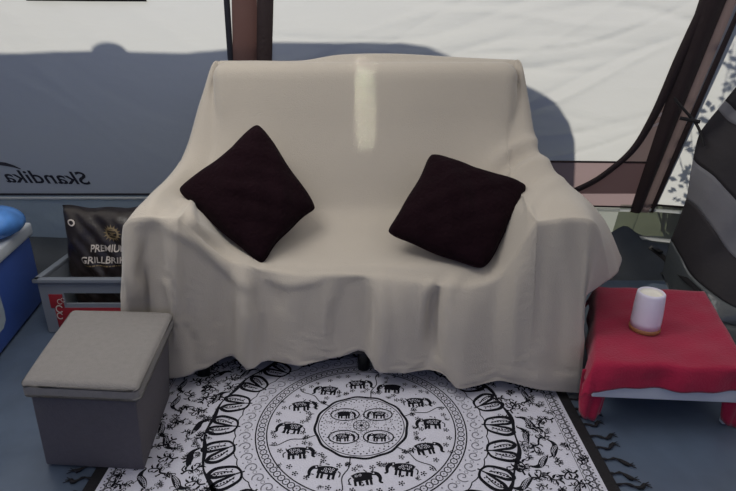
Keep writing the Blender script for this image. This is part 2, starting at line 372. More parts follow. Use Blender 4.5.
# right-hand wall, turning towards the camera
RB = np.array((1.43, 2.76)); RD = np.array((.95, -.28))
def rw(t, z, off=0): return (RB[0]+RD[0]*t+.04*(z-.37), RB[1]+RD[1]*t-.25*(z-.37)-off, z)
def rpanel(name, z0, z1, m, t0=0, t1=1.15, n=30, off=0):
    g = MB(); g.grid([[rw(t0+(t1-t0)*i/n, z0+(z1-z0)*j/n, off) for i in range(n+1)] for j in range(n+1)]); return g.build(name, m)
struct(rpanel('wall_right', .37, 2.05, M['tent'])); struct(rpanel('window_2', .15, .37, M['film']))
g = MB(); g.add([(2.52, 2.5, 0), (2.52, -1.6, 0), (2.52, -1.6, 2.05), (2.52, 2.1, 2.05)], [(0, 1, 2, 3)]); struct(g.build('wall_right', M['tent']))
g = MB(); g.add([(-3.2, 2.85, 0), (-3.2, -1.6, 0), (-3.2, -1.6, 2.05), (-3.2, 2.34, 2.05)], [(0, 1, 2, 3)]); struct(g.build('wall_left', M['tent']))
g = MB(); g.grid([[(x, y, 2.05+.25*math.sin(math.pi*(y+1.6)/3.95)) for x in np.linspace(-3.2, 2.6, 20)] for y in np.linspace(-1.6, 2.345, 14)]); struct(g.build('ceiling', M['roof']))

# tapes, seams and sleeves on the walls
def strip(name, pts, w, m, t=.004, off=.006, on=None):
    """flat ribbon following points (x,z) on the back wall"""
    f = on or (lambda x, z, o: Vector((x, WY(z)-o, z)))
    g = MB(); L_, R_ = [], []
    ww = w if isinstance(w, (list, tuple)) else [w]*len(pts)
    for i, (x, z) in enumerate(pts):
        a = Vector(pts[max(i-1, 0)]); b = Vector(pts[min(i+1, len(pts)-1)]); d = (b-a).normalized(); n = Vector((-d.y, d.x))*ww[i]/2
        L_.append((x+n.x, z+n.y)); R_.append((x-n.x, z-n.y))
    g.grid([[f(p[0], p[1], off) for p in L_], [f(p[0], p[1], off+t) for p in L_], [f((p[0]+q[0])/2, (p[1]+q[1])/2, off+t*1.4) for p, q in zip(L_, R_)], [f(p[0], p[1], off+t) for p in R_], [f(p[0], p[1], off) for p in R_]])
    return struct(g.build(name, m))
strip('trim_1', [(-3.2, .442), (-1.9, .432), (-1.1, .432), (-.6, .432)], .012, M['ink'])
strip('trim_2', [(-3.2, .417), (-1.9, .409), (-1.1, .409), (-.6, .409)], .016, M['white_tape'], off=.004)
strip('trim_3', [(-.4, .615), (.5, .617), (1.0, .612), (1.43, .607)], .010, M['brown'])
strip('trim_4', [(.4, .382), (.9, .372), (1.30, .362), (1.43, .358)], .009, M['brown'], off=.012)
strip('trim_5', [(.4, .36), (.9, .348), (1.43, .338)], .018, M['white_tape'], off=.004)
strip('trim_6', [(.4, .20), (.9, .196), (1.43, .19)], .014, M['white_tape'], off=.004)
strip('trim_7', [(-1.42, 1.345), (-1.18, 1.343), (-.92, 1.342)], .028, M['black'], t=.012)
# right wall tape
on_r = lambda x, z, o: Vector(rw(x, z, o))
strip('trim_8', [(0, .345), (.5, .345), (1.1, .345)], .018, M['white_tape'], off=.004, on=on_r)
strip('trim_9', [(0, .375), (.5, .375), (1.1, .375)], .010, M['brown'], off=.004, on=on_r)
strip('trim_10', [(0, .175), (.5, .165), (1.1, .16)], .02, M['white_tape'], off=.004, on=on_r)
# sleeve behind the sofa: reddish tube between two dark tapes
def sleeve(name, xs, z0, z1, lean, m, bulge):
    g = MB(); P = []
    for k in range(13):
        z = z0+(z1-z0)*k/12; P.append([(xs[0]+(xs[1]-xs[0])*i/10+lean*(z-1.1), WY(z)-.004-bulge*math.sin(math.pi*i/10)**.7-.0015*math.sin(k*2.1+i), z) for i in range(11)])
    g.grid(P); return struct(g.build(name, m))
sleeve('trim_11', (-.622, -.596), .15, 2.05, .08, M['ink'], .006)
sleeve('trim_12', (-.598, -.492), .15, 2.05, .12, M['sleeve'], .028)
sleeve('trim_13', (-.494, -.425), .15, 2.05, .13, M['brown'], .012)
# corner sleeve: dark, mauve, dark; and the curved door zip running into it
def bandB(name, a0, a1, b0, b1, m, off, bulge, z0=.33, z1=2.05):
    g = MB(); P = []
    for k in range(17):
        z = z0+(z1-z0)*k/16; f = (z-.37)/(1.334-.37)
        x0 = a0+(b0-a0)*f; x1 = a1+(b1-a1)*f
        P.append([(x0+(x1-x0)*i/8, WY(z)-off-bulge*math.sin(math.pi*i/8), z) for i in range(9)])
    g.grid(P); return struct(g.build(name, m))
bandB('trim_14', 1.375, 1.437, 1.382, 1.500, M['brown'], .006, .03)
bandB('trim_15', 1.433, 1.480, 1.494, 1.545, M['mauve'], .010, .012)
bandB('trim_16', 1.474, 1.500, 1.538, 1.585, M['brown'], .012, .015)
zp = [(.96, .435), (1.02, .447), (1.066, .462), (1.15, .515), (1.218, .582), (1.27, .645), (1.305, .712), (1.33, .80), (1.348, .888), (1.362, .99), (1.374, 1.089), (1.392, 1.2), (1.414, 1.334), (1.44, 1.6), (1.47, 2.0)]
zq = np.array(zp); zs = [tuple(p) for p in spl(zq, np.linspace(0, len(zq)-1, 60))]
strip('trim_17', zs, [.030+.026*min(1, max(0, (p[1]-.6)/.7)) for p in zs], M['brown'], t=.007, off=.012)
g = MB(); n = len(zs)
rightx = lambda z: 1.395+(1.40-1.395)*(z-.37)
g.grid([[(x, WY(z)-.005, z) for x, z in zs], [(max(rightx(z), x), WY(z)-.005, z) for x, z in zs]]); struct(g.build('trim_18', M['mauve']))

# printed lettering, seen from the back of the cloth
vs, fs = text_mesh('Skandika', .1, shear=.25, bold=.0012); mx = max(v.x for v in vs); k = (1.835-1.405)/mx
g = MB(); g.add([(-1.405-v.x*k, WY(.487+v.y*k*.8)-.003-v.z, .487+v.y*k*.8+.028*(-1.405-v.x*k+1.405)*-1) for v in vs], fs)
lt = g.build('lettering', M['ink'], wl); lt['label'] = 'black reversed lettering'
g = MB(); sw = [(-1.735, .572, .002), (-1.765, .588, .008), (-1.80, .600, .012), (-1.84, .606, .012), (-1.90, .606, .010), (-1.98, .595, .004)]
g.grid([[(x, WY(z)-.003, z+h/2) for x, z, h in sw], [(x, WY(z)-.003, z-h) for x, z, h in sw]]); g.build('emblem', M['ink'], wl)

# ------------------------------------------------------------------ outside the tent
g = MB(); g.grid([[(x, y, -.02) for x in np.linspace(-14, 14, 12)] for y in np.linspace(2.9, 16, 8)]); g.grid([[(x, y, -.02) for x in (-14, 14)] for y in (-14, 2.9)]); struct(g.build('ground', M['grass']))
TS = .84
def out_pt(x, z, yf):     # a point of the trailer's near side whose shade reaches (x, z) on the wall
    d = yf-WY(z); return (x+.05*d, z+TS*d)
prof = [(-3.6, .1), (-3.6, 1.09), (-2.6, 1.125), (-1.6, 1.122), (-1.2, 1.132), (-.8, 1.122), (-.6, 1.14), (-.427, 1.169), (.14, 1.169), (.262, 1.150), (.362, 1.115), (.55, 1.058), (.716, .984), (.82, .94), (.895, .880), (.955, .81), (1.0, .723), (1.03, .6), (1.052, .483), (1.07, .25), (1.07, .1)]
o2 = [out_pt(x, z, 3.5) for x, z in prof]
tr = thing('trailer', (-1.2, 4.0, 0), 'boxy trailer with rounded corner parked outside, its shade falling across the tent wall', 'trailer')
g = MB(); ring0 = [(x, 3.5, z) for x, z in o2]; ring1 = [(x, 4.7, z) for x, z in o2]; n = len(o2)
g.add(ring0+ring1, [tuple(range(n)), tuple(range(2*n-1, n-1, -1))]+[(i, i+n, (i+1) % n+n, (i+1) % n) for i in range(n)]); weld(g.build('body', M['trailer'], tr))
vx, vz = out_pt(-1.138, 1.128, 3.55)
g = MB(); g.lathe([(0, -.06), (.06, -.06), (.05, .02), (.078, .028), (.084, .045), (.075, .062), (.05, .071), (0, .073)], (vx, 3.62, vz), 24, sy=.7); g.build('roof_vent', M['trailer'], tr)
for wx in (-2.2, -.4):
    g = MB(); w_ = [(.0, -.09), (.26, -.09), (.3, -.05), (.3, .05), (.26, .09), (0, .09)]
    g.grid([[(wx+r*math.cos(a), 4.1+h, .3+r*math.sin(a)-.02) for a in np.linspace(0, 2*math.pi, 24, endpoint=False)] for r, h in w_], closed=True); wh = g.build('wheel', M['tyre'], tr)
    g = MB(); g.tube([(wx, 4.0, .28), (wx, 3.985, .28)], .14, 20); g.build('hub_cap', M['trailer'], wh)
# bush right behind the right-hand wall
rg = random.Random(11)
bu = thing('leafy_bush', (2.1, 3.45, -.02), 'leafy bush outside whose leaf shadows speckle the right tent wall', 'bush')
gl, gb = MB(), MB()
for b in range(60):
    # a branch: starts at the bush foot, ends near the cloth
    ex, ez = rg.uniform(1.45, 2.35), rg.uniform(.75, 1.95); ey = 2.98+rg.uniform(0, .3)
    p0 = Vector((2.1+rg.uniform(-.15, .15), 3.45, -.02)); p2 = Vector((ex, ey, ez)); p1 = (p0+p2)/2+Vector((rg.uniform(-.2, .2), .15, .2))
    pts = [p0*(1-t)**2+p1*2*t*(1-t)+p2*t*t for t in [i/8 for i in range(9)]]
    gb.tube(pts, [.007*(1-i/10) for i in range(9)], 5)
    for q in range(24):
        t = rg.uniform(.55, 1.0); c = p0*(1-t)**2+p1*2*t*(1-t)+p2*t*t+Vector((rg.uniform(-.07, .07), rg.uniform(-.05, .05), rg.uniform(-.07, .07)))
        a = rg.uniform(0, 6.28); l = rg.uniform(.03, .055); d = Vector((math.cos(a), rg.uniform(-.4, .4), math.sin(a))).normalized(); s_ = d.cross(Vector((0, 1, .3))).normalized()*l*.28
        gl.add([c, c+d*l*.5+s_, c+d*l, c+d*l*.5-s_], [(0, 1, 2, 3)])
gl.build('foliage', M['leaf'], bu); gb.build('branches', M['bark'], bu)

# ------------------------------------------------------------------ sofa and blanket
so = thing('sofa', (CX, 1.98, 0), 'dark two-seat sofa hidden under the cream blanket', 'sofa')
for nm, (c, h, a, r) in zip(('seat', 'backrest', 'arm', 'arm'), sofa_boxes()):
    c = list(c); h = list(h)
    if nm != 'backrest': b = .10; c[2] = (c[2]+h[2]+b)/2; h[2] = (c[2]-b)
    if nm == 'seat': h[0] = .575
    g = MB(); g.box(c, h, 0, Matrix.Rotation(-a, 3, 'X') if 0 else Matrix.Rotation(a, 3, 'X'), r*.9); g.build(nm, M['sofa'], so)
for lx, ly in ((-.60, 1.76), (.60, 1.76), (.0, 1.80), (-.6, 2.2), (.58, 2.2)):
    g = MB(); g.lathe([(0, 0), (.022, 0), (.026, .11), (0, .11)], (lx+CX*.5, ly, 0), 14); g.build('leg', M['metal'], so)
G = drape(150, 118, 32)
g = MB(); g.grid([[tuple(p) for p in r] for r in G.tolist()], 0, True)
bl = g.build('blanket', M['blanket']); solid(bl, .004, 0)
tag(bl, 'cream fleece blanket draped over the whole sofa down to the rug', 'blanket')

# ------------------------------------------------------------------ pillows
def pillow(cs, thick, label, seed, sag):
    """cs: four corners in order; plump cushion with pointed corners"""
    cs = [Vector(c) for c in cs]; cen = sum(cs, Vector())/4
    nrm = ((cs[1]-cs[0]).cross(cs[3]-cs[0])+(cs[3]-cs[2]).cross(cs[1]-cs[2])*1).normalized()
    if nrm.y > 0: nrm = -nrm
    n = 48; rg = np.random.RandomState(seed); ph = rg.uniform(0, 6, 12)
    def pt(u, v, s):
        a, b = 2*u-1, 2*v-1
        pass      # sides drawn in between corners
        a2 = a*(1-(sag[0] if a > 0 else sag[1])*(1-b*b)*a*a); b2 = b*(1-(sag[2] if b > 0 else sag[3])*(1-a*a)*b*b)
        bl_ = 1-.055*(abs(a*b))**8; a2 *= bl_; b2 *= bl_; a2 += .012*math.sin(b*6+ph[6])*abs(a)**4; b2 += .012*math.sin(a*6+ph[7])*abs(b)**4
        U_, V_ = (a2+1)/2, (b2+1)/2
        p = cs[0]*(1-U_)*(1-V_)+cs[1]*U_*(1-V_)+cs[2]*U_*V_+cs[3]*(1-U_)*V_
        h = ((1-a*a)*(1-b*b))**.42
        wr = 1+.05*math.sin(a*5+ph[0])*math.cos(b*4+ph[1])+.03*math.sin((a+b)*11+ph[2])+.05*math.sin((a-b)*8+ph[3])+.06*math.exp(-((a*math.cos(ph[4])+b*math.sin(ph[4]))*9)**2)*math.cos(b*3)-.07*math.exp(-((a*math.cos(ph[5])+b*math.sin(ph[5])-.3)*11)**2)
        return p+nrm*(s*thick*h*wr)
    g = MB()
    for s in (1, -1): g.grid([[pt(i/n, j/n, s) for i in range(n+1)] for j in range(n+1)], flip=(s < 0))
    o = weld(g.build('throw_pillow', M['pillow'], loc=tuple(cen)))
    # piped seam
    ring = [pt(i/n, 0, 1) for i in range(n)]+[pt(1, i/n, 1) for i in range(n)]+[pt(1-i/n, 1, 1) for i in range(n)]+[pt(0, 1-i/n, 1) for i in range(n)]
    g = MB(); g.tube([*ring, ring[0]], .0035, 6); g.build('seam', M['pillow'], o, loc=tuple(cen)).location = (0, 0, 0)
    return tag(o, label, 'pillow', None)
pillow([unproj(258,121,2.08), unproj(176,188,1.90), unproj(262,265,1.74), unproj(317,208,1.96)], .078, 'dark plum pillow standing on its corner against the left arm', 1, (-.02, .015, .10, .085))
pillow([unproj(432,152,2.06), unproj(386,232,1.84), unproj(484,270,1.70), unproj(529,184,1.92)], .078, 'dark plum pillow lying tilted against the right arm', 2, (-.03, .06, -.02, .06))
# ------------------------------------------------------------------ storage stool
def quadbox(g, lo, hi, z0, z1, bev, mi=0, puff=0, seg=3):
    """box from floor quad lo (4 xy) to quad hi (4 xy), bevelled"""
    bm = bmesh.new(); vs = [bm.verts.new((*p, z0)) for p in lo]+[bm.verts.new((*p, z1)) for p in hi]
    for f in ((3,2,1,0),(4,5,6,7),(0,1,5,4),(1,2,6,5),(2,3,7,6),(3,0,4,7)): bm.faces.new([vs[i] for i in f])
    bmesh.ops.subdivide_edges(bm, edges=bm.edges[:], cuts=5, use_grid_fill=True)
    c = sum((Vector(p) for p in hi), Vector((0, 0)))/4
    if puff:
        for v in bm.verts:
            if v.co.z > z1-1e-4:
                d = (Vector(v.co[:2])-c).length/(Vector(hi[0])-c).length; v.co.z += puff*max(0, 1-d*d)
    sharp = [e for e in bm.edges if len(e.link_faces) == 2 and e.calc_face_angle() > .6]
    if bev: bmesh.ops.bevel(bm, geom=sharp, offset=bev, segments=seg, profile=.5, affect='EDGES')
    bmesh.ops.recalc_face_normals(bm, faces=bm.faces); bm.verts.index_update()
    g.add([v.co.copy() for v in bm.verts], [[v.index for v in f.verts] for f in bm.faces], mi, True); bm.free()
st = thing('storage_stool', (-.83, 1.5, 0), 'grey fabric storage cube stool with overhanging lid, in front of the left sofa arm', 'stool')
lid = [(-.920,1.222),(-.598,1.200),(-.643,1.618),(-.992,1.640)]
bod = [(-.912,1.242),(-.618,1.220),(-.660,1.610),(-.985,1.630)]
bot = [(-.955,1.290),(-.655,1.268),(-.700,1.625),(-1.025,1.640)]
g = MB(); quadbox(g, bot, bod, .008, .31, .006); g.build('body', M['stool_shaded'], st)
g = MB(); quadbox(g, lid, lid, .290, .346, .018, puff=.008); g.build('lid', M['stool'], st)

# ------------------------------------------------------------------ patterned rug
RX0, RX1, RY0, RY1 = -.765, .672, .93, 1.93
RC = Vector((-.022, 1.468)); ZB = .006
class Ink(MB):
    lay = 0
    def z(s): s.lay += 1; return ZB+.0006+(s.lay % 40)*.000004
    def inside(s, p): return RX0+.004 < p[0] < RX1-.004 and RY0+.004 < p[1] < RY1-.004
    def line(s, pts, w, mi=0, closed=False):
        pts = [Vector(p[:2]) for p in pts]; n = len(pts); z = s.z()
        if n < 2: return
        ww = w if isinstance(w, (list, tuple)) else [w]*n; A, B = [], []
        for i, p in enumerate(pts):
            a = pts[(i-1) % n] if closed or i > 0 else p; b = pts[(i+1) % n] if closed or i < n-1 else p
            d = (b-a); d = d.normalized() if d.length > 1e-9 else Vector((1, 0)); nn = Vector((-d.y, d.x))*ww[i]/2
            A.append((*(p+nn), z)); B.append((*(p-nn), z))
        m = n if closed else n-1
        fs = [(i, n+i, n+(i+1) % n, (i+1) % n) for i in range(m) if s.inside(pts[i]) and s.inside(pts[(i+1) % n])]
        s.add(A+B, fs, mi)
    def disc(s, c, r, mi=0, n=8, ry=None, rot=0):
        if not s.inside(c): return
        z = s.z()+.0002; ry = ry or r
        s.add([(c[0]+r*math.cos(t)*math.cos(rot)-ry*math.sin(t)*math.sin(rot), c[1]+r*math.cos(t)*math.sin(rot)+ry*math.sin(t)*math.cos(rot), z) for t in [2*math.pi*k/n for k in range(n)]], [tuple(range(n))], mi)
    def ring(s, c, r, w, mi=0, n=12): s.line([(c[0]+r*math.cos(2*math.pi*k/n), c[1]+r*math.sin(2*math.pi*k/n)) for k in range(n)], w, mi, True)
    def poly(s, pts, mi=0):
        if not all(s.inside(p) for p in pts): return
        z = s.z(); s.add([(p[0], p[1], z) for p in pts], [tuple(range(len(pts)))], mi)
def xf(c, a, sc, flip=1):
    ca, sa = math.cos(a), math.sin(a)
    return lambda x, y: (c[0]+sc*(x*flip*ca-y*sa), c[1]+sc*(x*flip*sa+y*ca))
def curve(f, pts, n=5):
    q = spl(np.array(pts, float), np.linspace(0, len(pts)-1, (len(pts)-1)*n+1)); return [f(*p) for p in q]
def elephant(ink, c, a, sc, flip=1):
    f = xf(c, a, sc, flip)
    ink.line(curve(f, [(-.9,.1),(-.4,.32),(.2,.3),(.55,.2)]), [sc*.5]*16)             # back
    ink.line(curve(f, [(-.8,-.1),(0,0),(.6,.05)]), sc*.55)
    for x in (-.75, -.4, .15, .45): ink.line([f(x, -.1), f(x+.03, -.75)], sc*.2)
    ink.line(curve(f, [(.6,.4),(1.0,.3),(1.2,-.1),(1.15,-.5),(1.35,-.65)], 4), [sc*.42*(1-i/24) for i in range(17)])
    ink.line(curve(f, [(-1,.1),(-1.2,-.1),(-1.15,-.5)], 4), sc*.1)
    for x, y in ((-.6,.25),(-.3,.3),(0,.28),(-.45,.02),(-.1,.0),(.2,.1)): ink.ring(f(x, y), sc*.10, sc*.045, 1, 6)
    ink.disc(f(.75, .38), sc*.08, 1, 6)
def butterfly(ink, c, a, sc):
    """the paired leaf motif with dotted filling"""
    f = xf(c, a, sc)
    for s_ in (1, -1):
        o = curve(f, [(-1.0,0),(-.8,.55*s_),(-.2,.85*s_),(.5,.95*s_),(1.0,.62*s_),(.7,.25*s_),(.1,.12*s_),(-.6,.0)], 4)
        n = len(o); ink.line(o, [sc*(.13+.15*math.sin(math.pi*i/n)) for i in range(n)])
        ink.line(curve(f, [(-.5,.22*s_),(0,.50*s_),(.55,.62*s_),(.75,.48*s_)], 3), sc*.08)
        for k in range(7): ink.disc(f(-.4+.2*k, (.33+.03*k)*s_), sc*.075, 0, 6)
    ink.line([f(-1.2, 0), f(-.6, 0)], sc*.12)
    for k in range(9): ink.disc(f(-.5+.17*k, .18*math.sin(k*2.2)+(.5 if k % 2 else -.5)*.9), sc*.06, 0, 5)
def peacock(ink, c, a, sc, flip=1):
    f = xf(c, a, sc, flip)
    body = curve(f, [(-1.6,-.15),(-1.0,.22),(-.2,.42),(.5,.35),(.9,.6),(1.1,.95),(1.3,1.0),(1.25,.7),(1.1,.2),(.6,-.25),(-.2,-.35),(-1.0,-.3)], 3)
    ink.poly(body); 
    for k in range(6): ink.ring(f(-1.0+.3*k, .0+.06*math.sin(k)), sc*.12, sc*.05, 1, 7)
    ink.line(curve(f, [(-1.5,-.1),(-.6,.22),(.4,.2)], 4), sc*.05, 1)
    ink.line([f(.2, -.3), f(.1, -.7), f(.35, -.75)], sc*.09); ink.line([f(1.25, 1.0), f(1.5, .9)], sc*.1)
    ink.line(curve(f, [(-1.2,-.35),(-1.7,-.6),(-2.1,-.3)], 4), sc*.16)
def sprig(ink, c, a, sc, seed=0):
    """curling vine with teardrop leaves"""
    rg = random.Random(seed); f = xf(c, a, sc, rg.choice((1, -1)))
    st_ = curve(f, [(0,0),(.7,.25),(1.3,-.1),(1.9,.15),(2.3,.6),(2.0,.9),(1.7,.65)], 4); n = len(st_)
    ink.line(st_, [sc*.26*(1-.6*i/n) for i in range(n)])
    for k, (x, y, d) in enumerate(((.5,.25,1.2),(.9,.1,-1.1),(1.3,-.05,1.4),(1.6,0,-1.0),(2.0,.25,-.5))):
        g_ = xf(f(x, y), a+d*(1 if f(1, 0)[0] else 1), sc*rg.uniform(.55, .80), 1)
        lf = curve(g_, [(0,0),(.5,.3),(1.0,.22),(1.35,-.15),(1.0,-.05),(.5,-.12),(0,0)], 3); ink.poly(lf[:-1])
        if k % 2: ink.line(curve(g_, [(0,0),(.3,-.4),(.75,-.55),(.9,-.25),(.65,-.2)], 3), sc*.08)
    ink.disc(f(1.7, .65), sc*.14, 0, 7)
ink = Ink(); P2 = 2*math.pi
pol = lambda r, t: (RC.x+r*math.cos(t), RC.y+r*math.sin(t))
circ = lambda r, n=120, fn=None: [pol(r+(fn(P2*k/n) if fn else 0), P2*k/n) for k in range(n)]
# medallion
ink.line(circ(.150, 120, lambda t: .002*math.sin(t*12)), .0085, 0, True); ink.line(circ(.140), .003, 0, True)
for k in range(44): ink.disc(pol(.131, P2*k/44), .0032, 0, 5); ink.disc(pol(.122, P2*(k+.5)/44), .0026, 0, 5)
for k in range(4):
    t = P2*(k+.5)/4; c = pol(.078, t); ink.line([ (c[0]+.048*math.cos(a), c[1]+.031*math.sin(a)) for a in [P2*i/20 for i in range(20)]], .0045, 0, True)
    elephant(ink, c, 0, .028, 1 if math.cos(t) < 0 else -1)
    for q in range(7): ink.disc(pol(.045+.011*q, t+.62), .0024, 0, 5)
ink.ring(RC, .026, .003, 0, 20); ink.ring(RC, .017, .002, 0, 16)
for k in range(8): ink.disc(pol(.0215, P2*k/8), .0028, 0, 5); ink.line([pol(.004, P2*k/8), pol(.015, P2*k/8+.2)], .0022)
ink.disc(RC, .006)
rgk = random.Random(3)
for k in range(420):
    r = rgk.uniform(.03, .118); ink.disc(pol(r, rgk.uniform(0, P2)), .0019, 0, 4)
# twelve panels with elephants
for k in range(12):
    t = P2*k/12+.05
    elephant(ink, pol(.228, t), .12*math.sin(k*3), .038, 1 if k % 2 else -1)
    for q in range(16): c9 = pol(.228+rgk.uniform(-.03, .03), t+rgk.uniform(-.15, .15)); ink.line([c9, (c9[0]+rgk.uniform(-.012, .012), c9[1]+rgk.uniform(-.01, .01))], .0036)
    t2 = t+P2/24
    if k % 2 == 0: ink.line(curve(lambda x, y: pol(x, t2+y), [(.152,0),(.19,.03),(.23,-.02),(.275,.03),(.30,0)], 4), .0034)
    for rr, dt in ((.180,.0),(.195,.12),(.19,-.13),(.285,.0),(.275,.13),(.28,-.12)):
        c = pol(rr, t2+dt)
        ink.disc(c, .0036, 0, 5)
        for q in range(5): ink.disc((c[0]+.0072*math.cos(P2*q/5), c[1]+.0072*math.sin(P2*q/5)), .0030, 0, 5)
for k in range(36):
    t = P2*(k+.5)/36; sprig(ink, pol(.182 if k % 3 else .292, t), t+rgk.uniform(-1, 2), .0085, k)
# chain ring
ink.line(circ(.305), .0040, 0, True); ink.line(circ(.340), .0042, 0, True)
for k in range(96): ink.ring(pol(.3225, P2*k/96), .0105, .0030, 0, 12); ink.disc(pol(.3225, P2*k/96), .0022, 0, 5)
# grey ring of curls
ink.line(circ(.402, 240, lambda t: .006*abs(math.sin(t*24))), .0034, 0, True)
for k in range(48):
    t = P2*k/48; f = xf(pol(.371, t), t, .017)
    ink.line(curve(f, [(0,0),(.4,.3),(.1,.8),(-.6,.6),(-.8,-.2),(-.2,-.8),(.7,-.7),(1.2,-.1)], 3), .0034, 2)
    ink.disc(pol(.352, t+.06), .0030, 2, 5); ink.disc(pol(.390, t+.06), .0028, 2, 5); ink.ring(pol(.371, t+.065), .006, .0014, 2, 7)
# leaf pairs ring + heavy ring
for k in range(24):
    t = P2*k/24; butterfly(ink, pol(.449, t), t+(.25 if k % 2 else -.1), .046)
ink.line(circ(.497, 240, lambda t: .004*math.sin(t*20)), [.0055+.0045*(1+math.sin(i*.5)) for i in range(240)], 0, True)
# field outside the ring: peacocks and vines
rg = random.Random(21); placed = []
def free(c, r): return all((c[0]-p[0])**2+(c[1]-p[1])**2 > (r+p[2])**2 for p in placed)
def field(c, m): 
    d = math.hypot(c[0]-RC.x, c[1]-RC.y); return d > .497+m and RX0+.055+m < c[0] < RX1-.055-m and RY0+.055+m < c[1] < RY1-.055-m
for k in range(4000):
    c = (rg.uniform(RX0, RX1), rg.uniform(RY0, RY1))
    if field(c, .026) and free(c, .036) and len(placed) < 30: placed.append((*c, .030)); peacock(ink, c, math.atan2(c[1]-RC.y, c[0]-RC.x)+math.pi/2+rg.uniform(-.4, .4), .028, rg.choice((1, -1)))
for r, tries in ((.019, 5000), (.012, 7000), (.008, 6000)):
    for k in range(tries):
        c = (rg.uniform(RX0, RX1), rg.uniform(RY0, RY1))
        if field(c, r*.75) and free(c, r):
            placed.append((*c, r)); a = rg.uniform(0, P2); s_ = r*1.25; sprig(ink, (c[0]-s_*1.1*math.cos(a), c[1]-s_*1.1*math.sin(a)), a, s_, k)
for k in range(2600):
    c = (rg.uniform(RX0, RX1), rg.uniform(RY0, RY1))
    if field(c, .002) and free(c, .005): placed.append((*c, .005)); ink.disc(c, rg.uniform(.0030, .0055), 0, 6, ry=.0024, rot=rg.uniform(0, 3))
# border of linked circles
for off, rr in ((.012, .0115), (.034, .0115)):
    def run(a, b, fx):
        n = int(abs(b-a)/.0225)
        for i in range(n): ink.ring(fx(a+(b-a)*(i+.5*(off > .02))/n), rr, .0030, 0, 8); ink.disc(fx(a+(b-a)*(i+.5*(off > .02))/n), .0024, 0, 5)
    for X in (RX0+off, RX1-off): run(RY0, RY1, lambda v, X=X: (X, v))
    for Y in (RY0+off, RY1-off): run(RX0, RX1, lambda v, Y=Y: (v, Y))
e = .050; ink.line([(RX0+e, RY0+e), (RX1-e, RY0+e), (RX1-e, RY1-e), (RX0+e, RY1-e)], .003, 0, True)
rug = thing('patterned_rug', (RC.x, RC.y, 0), 'white cotton rug printed with a black elephant mandala, in front of the sofa', 'rug')
g = MB(); g.box(((RX0+RX1)/2, (RY0+RY1)/2, .0035), ((RX1-RX0)/2, (RY1-RY0)/2, .0025)); rcl = g.build('rug_cloth', M['rug'], rug)
ink.build('printed_pattern', [M['rug_ink'], M['rug'], M['rug_grey']], rcl)
g = MB(); w = .036
for (x0, x1, y0, y1) in ((RX0-w, RX0, RY0-w, RY1+w), (RX1, RX1+w, RY0-w, RY1+w), (RX0, RX1, RY0-w, RY0), (RX0, RX1, RY1, RY1+w)):
    g.box(((x0+x1)/2, (y0+y1)/2, .0035), ((x1-x0)/2, (y1-y0)/2, .003))
g.build('border_band', M['black'], rug)
rg = random.Random(8)
for side, X in ((1, RX1+w-.004), (-1, RX0-w+.004)):
    y = RY0+.02
    while y < RY1:
        g = MB(); a = rg.uniform(-.5, .5); L_ = rg.uniform(.05, .085); pts = []
        for k in range(9):
            t = k/8; pts.append((X+side*L_*t, y+.014*math.sin(t*7+a*5)*t+a*.03*t, .006))
        g.tube(pts, [.0032+.0025*(k > 5)+.001*math.sin(k*2) for k in range(9)], 6)
        for q in range(3): g.tube([pts[-1], (pts[-1][0]+side*.018, pts[-1][1]+(q-1)*.011, .004)], [.002, .001], 5)
        g.build('tassel', M['black'], rug); y += rg.uniform(.038, .058)

# ------------------------------------------------------------------ side table, its red cloth, the little lamp
TQ = [Vector(p) for p in ((.715,1.470),(1.165,1.438),(1.335,1.975),(.93,2.02))]
TZ = .243
tb = thing('folding_table', (1.0, 1.7, 0), 'low white folding side table under the red cloth', 'table')
g = MB(); q = [((p.x-.93)*1+.93, p.y) for p in TQ]
quadbox(g, q, q, .116, TZ-.003, .004); g.build('tabletop', M['table'], tb)
for p in TQ:
    c = Vector((1.015, 1.72)); d = (p-c); pp = c+d*.93+(Vector((.02, 0)) if d.x > 0 and d.y < 0 else Vector((0, 0)))
    g = MB(); g.box((pp.x, pp.y+.03, .060), (.010, .010, .058), 0, None, .003); g.build('leg', M['table'], tb)
def tpt(u, v): return TQ[0]*(1-u)*(1-v)+TQ[1]*u*(1-v)+TQ[2]*u*v+TQ[3]*(1-u)*v
def cloth_pt(u, v):
    """u, v may leave 0..1: the overhang falls"""
    uu, vv = min(max(u, 0), 1), min(max(v, 0), 1); p = tpt(uu, vv); ou = u-uu; ov = v-vv; z = TZ+.002
    ax = (TQ[1]-TQ[0]).normalized(); ay = (TQ[3]-TQ[0]).normalized()
    du, dv = abs(ou)*.46, abs(ov)*.57; drop = math.hypot(du, dv) if du and dv else du+dv
    out = .012*(1-math.exp(-drop/.012))+.10*drop
    fl = .010*math.sin(uu*11+.6)*min(1, drop/.05)+.005*math.sin(uu*25+vv*19)*min(1, drop/.05)
    x = p+ax*math.copysign(out+(fl if du else 0), ou)*(1 if du else 0)*(du/(du+dv+1e-9) if dv else 1)+ay*math.copysign(out+(fl if dv else 0), ov)*(1 if dv else 0)*(dv/(du+dv+1e-9) if du else 1)
    if du and dv: x = p+(ax*math.copysign(1, ou)*du+ay*math.copysign(1, ov)*dv)*.30+(ax*math.copysign(out, ou)+ay*math.copysign(out, ov))*.5
    if not (du or dv): z += .0015*math.sin(u*17+v*9)+.001*math.sin(v*31-u*13)+.0012*math.sin(u*6)*math.cos(v*23)
    soft = max(0, drop-.006)
    return (x.x, x.y, max(.012, z-soft-(.0015 if drop else 0)))
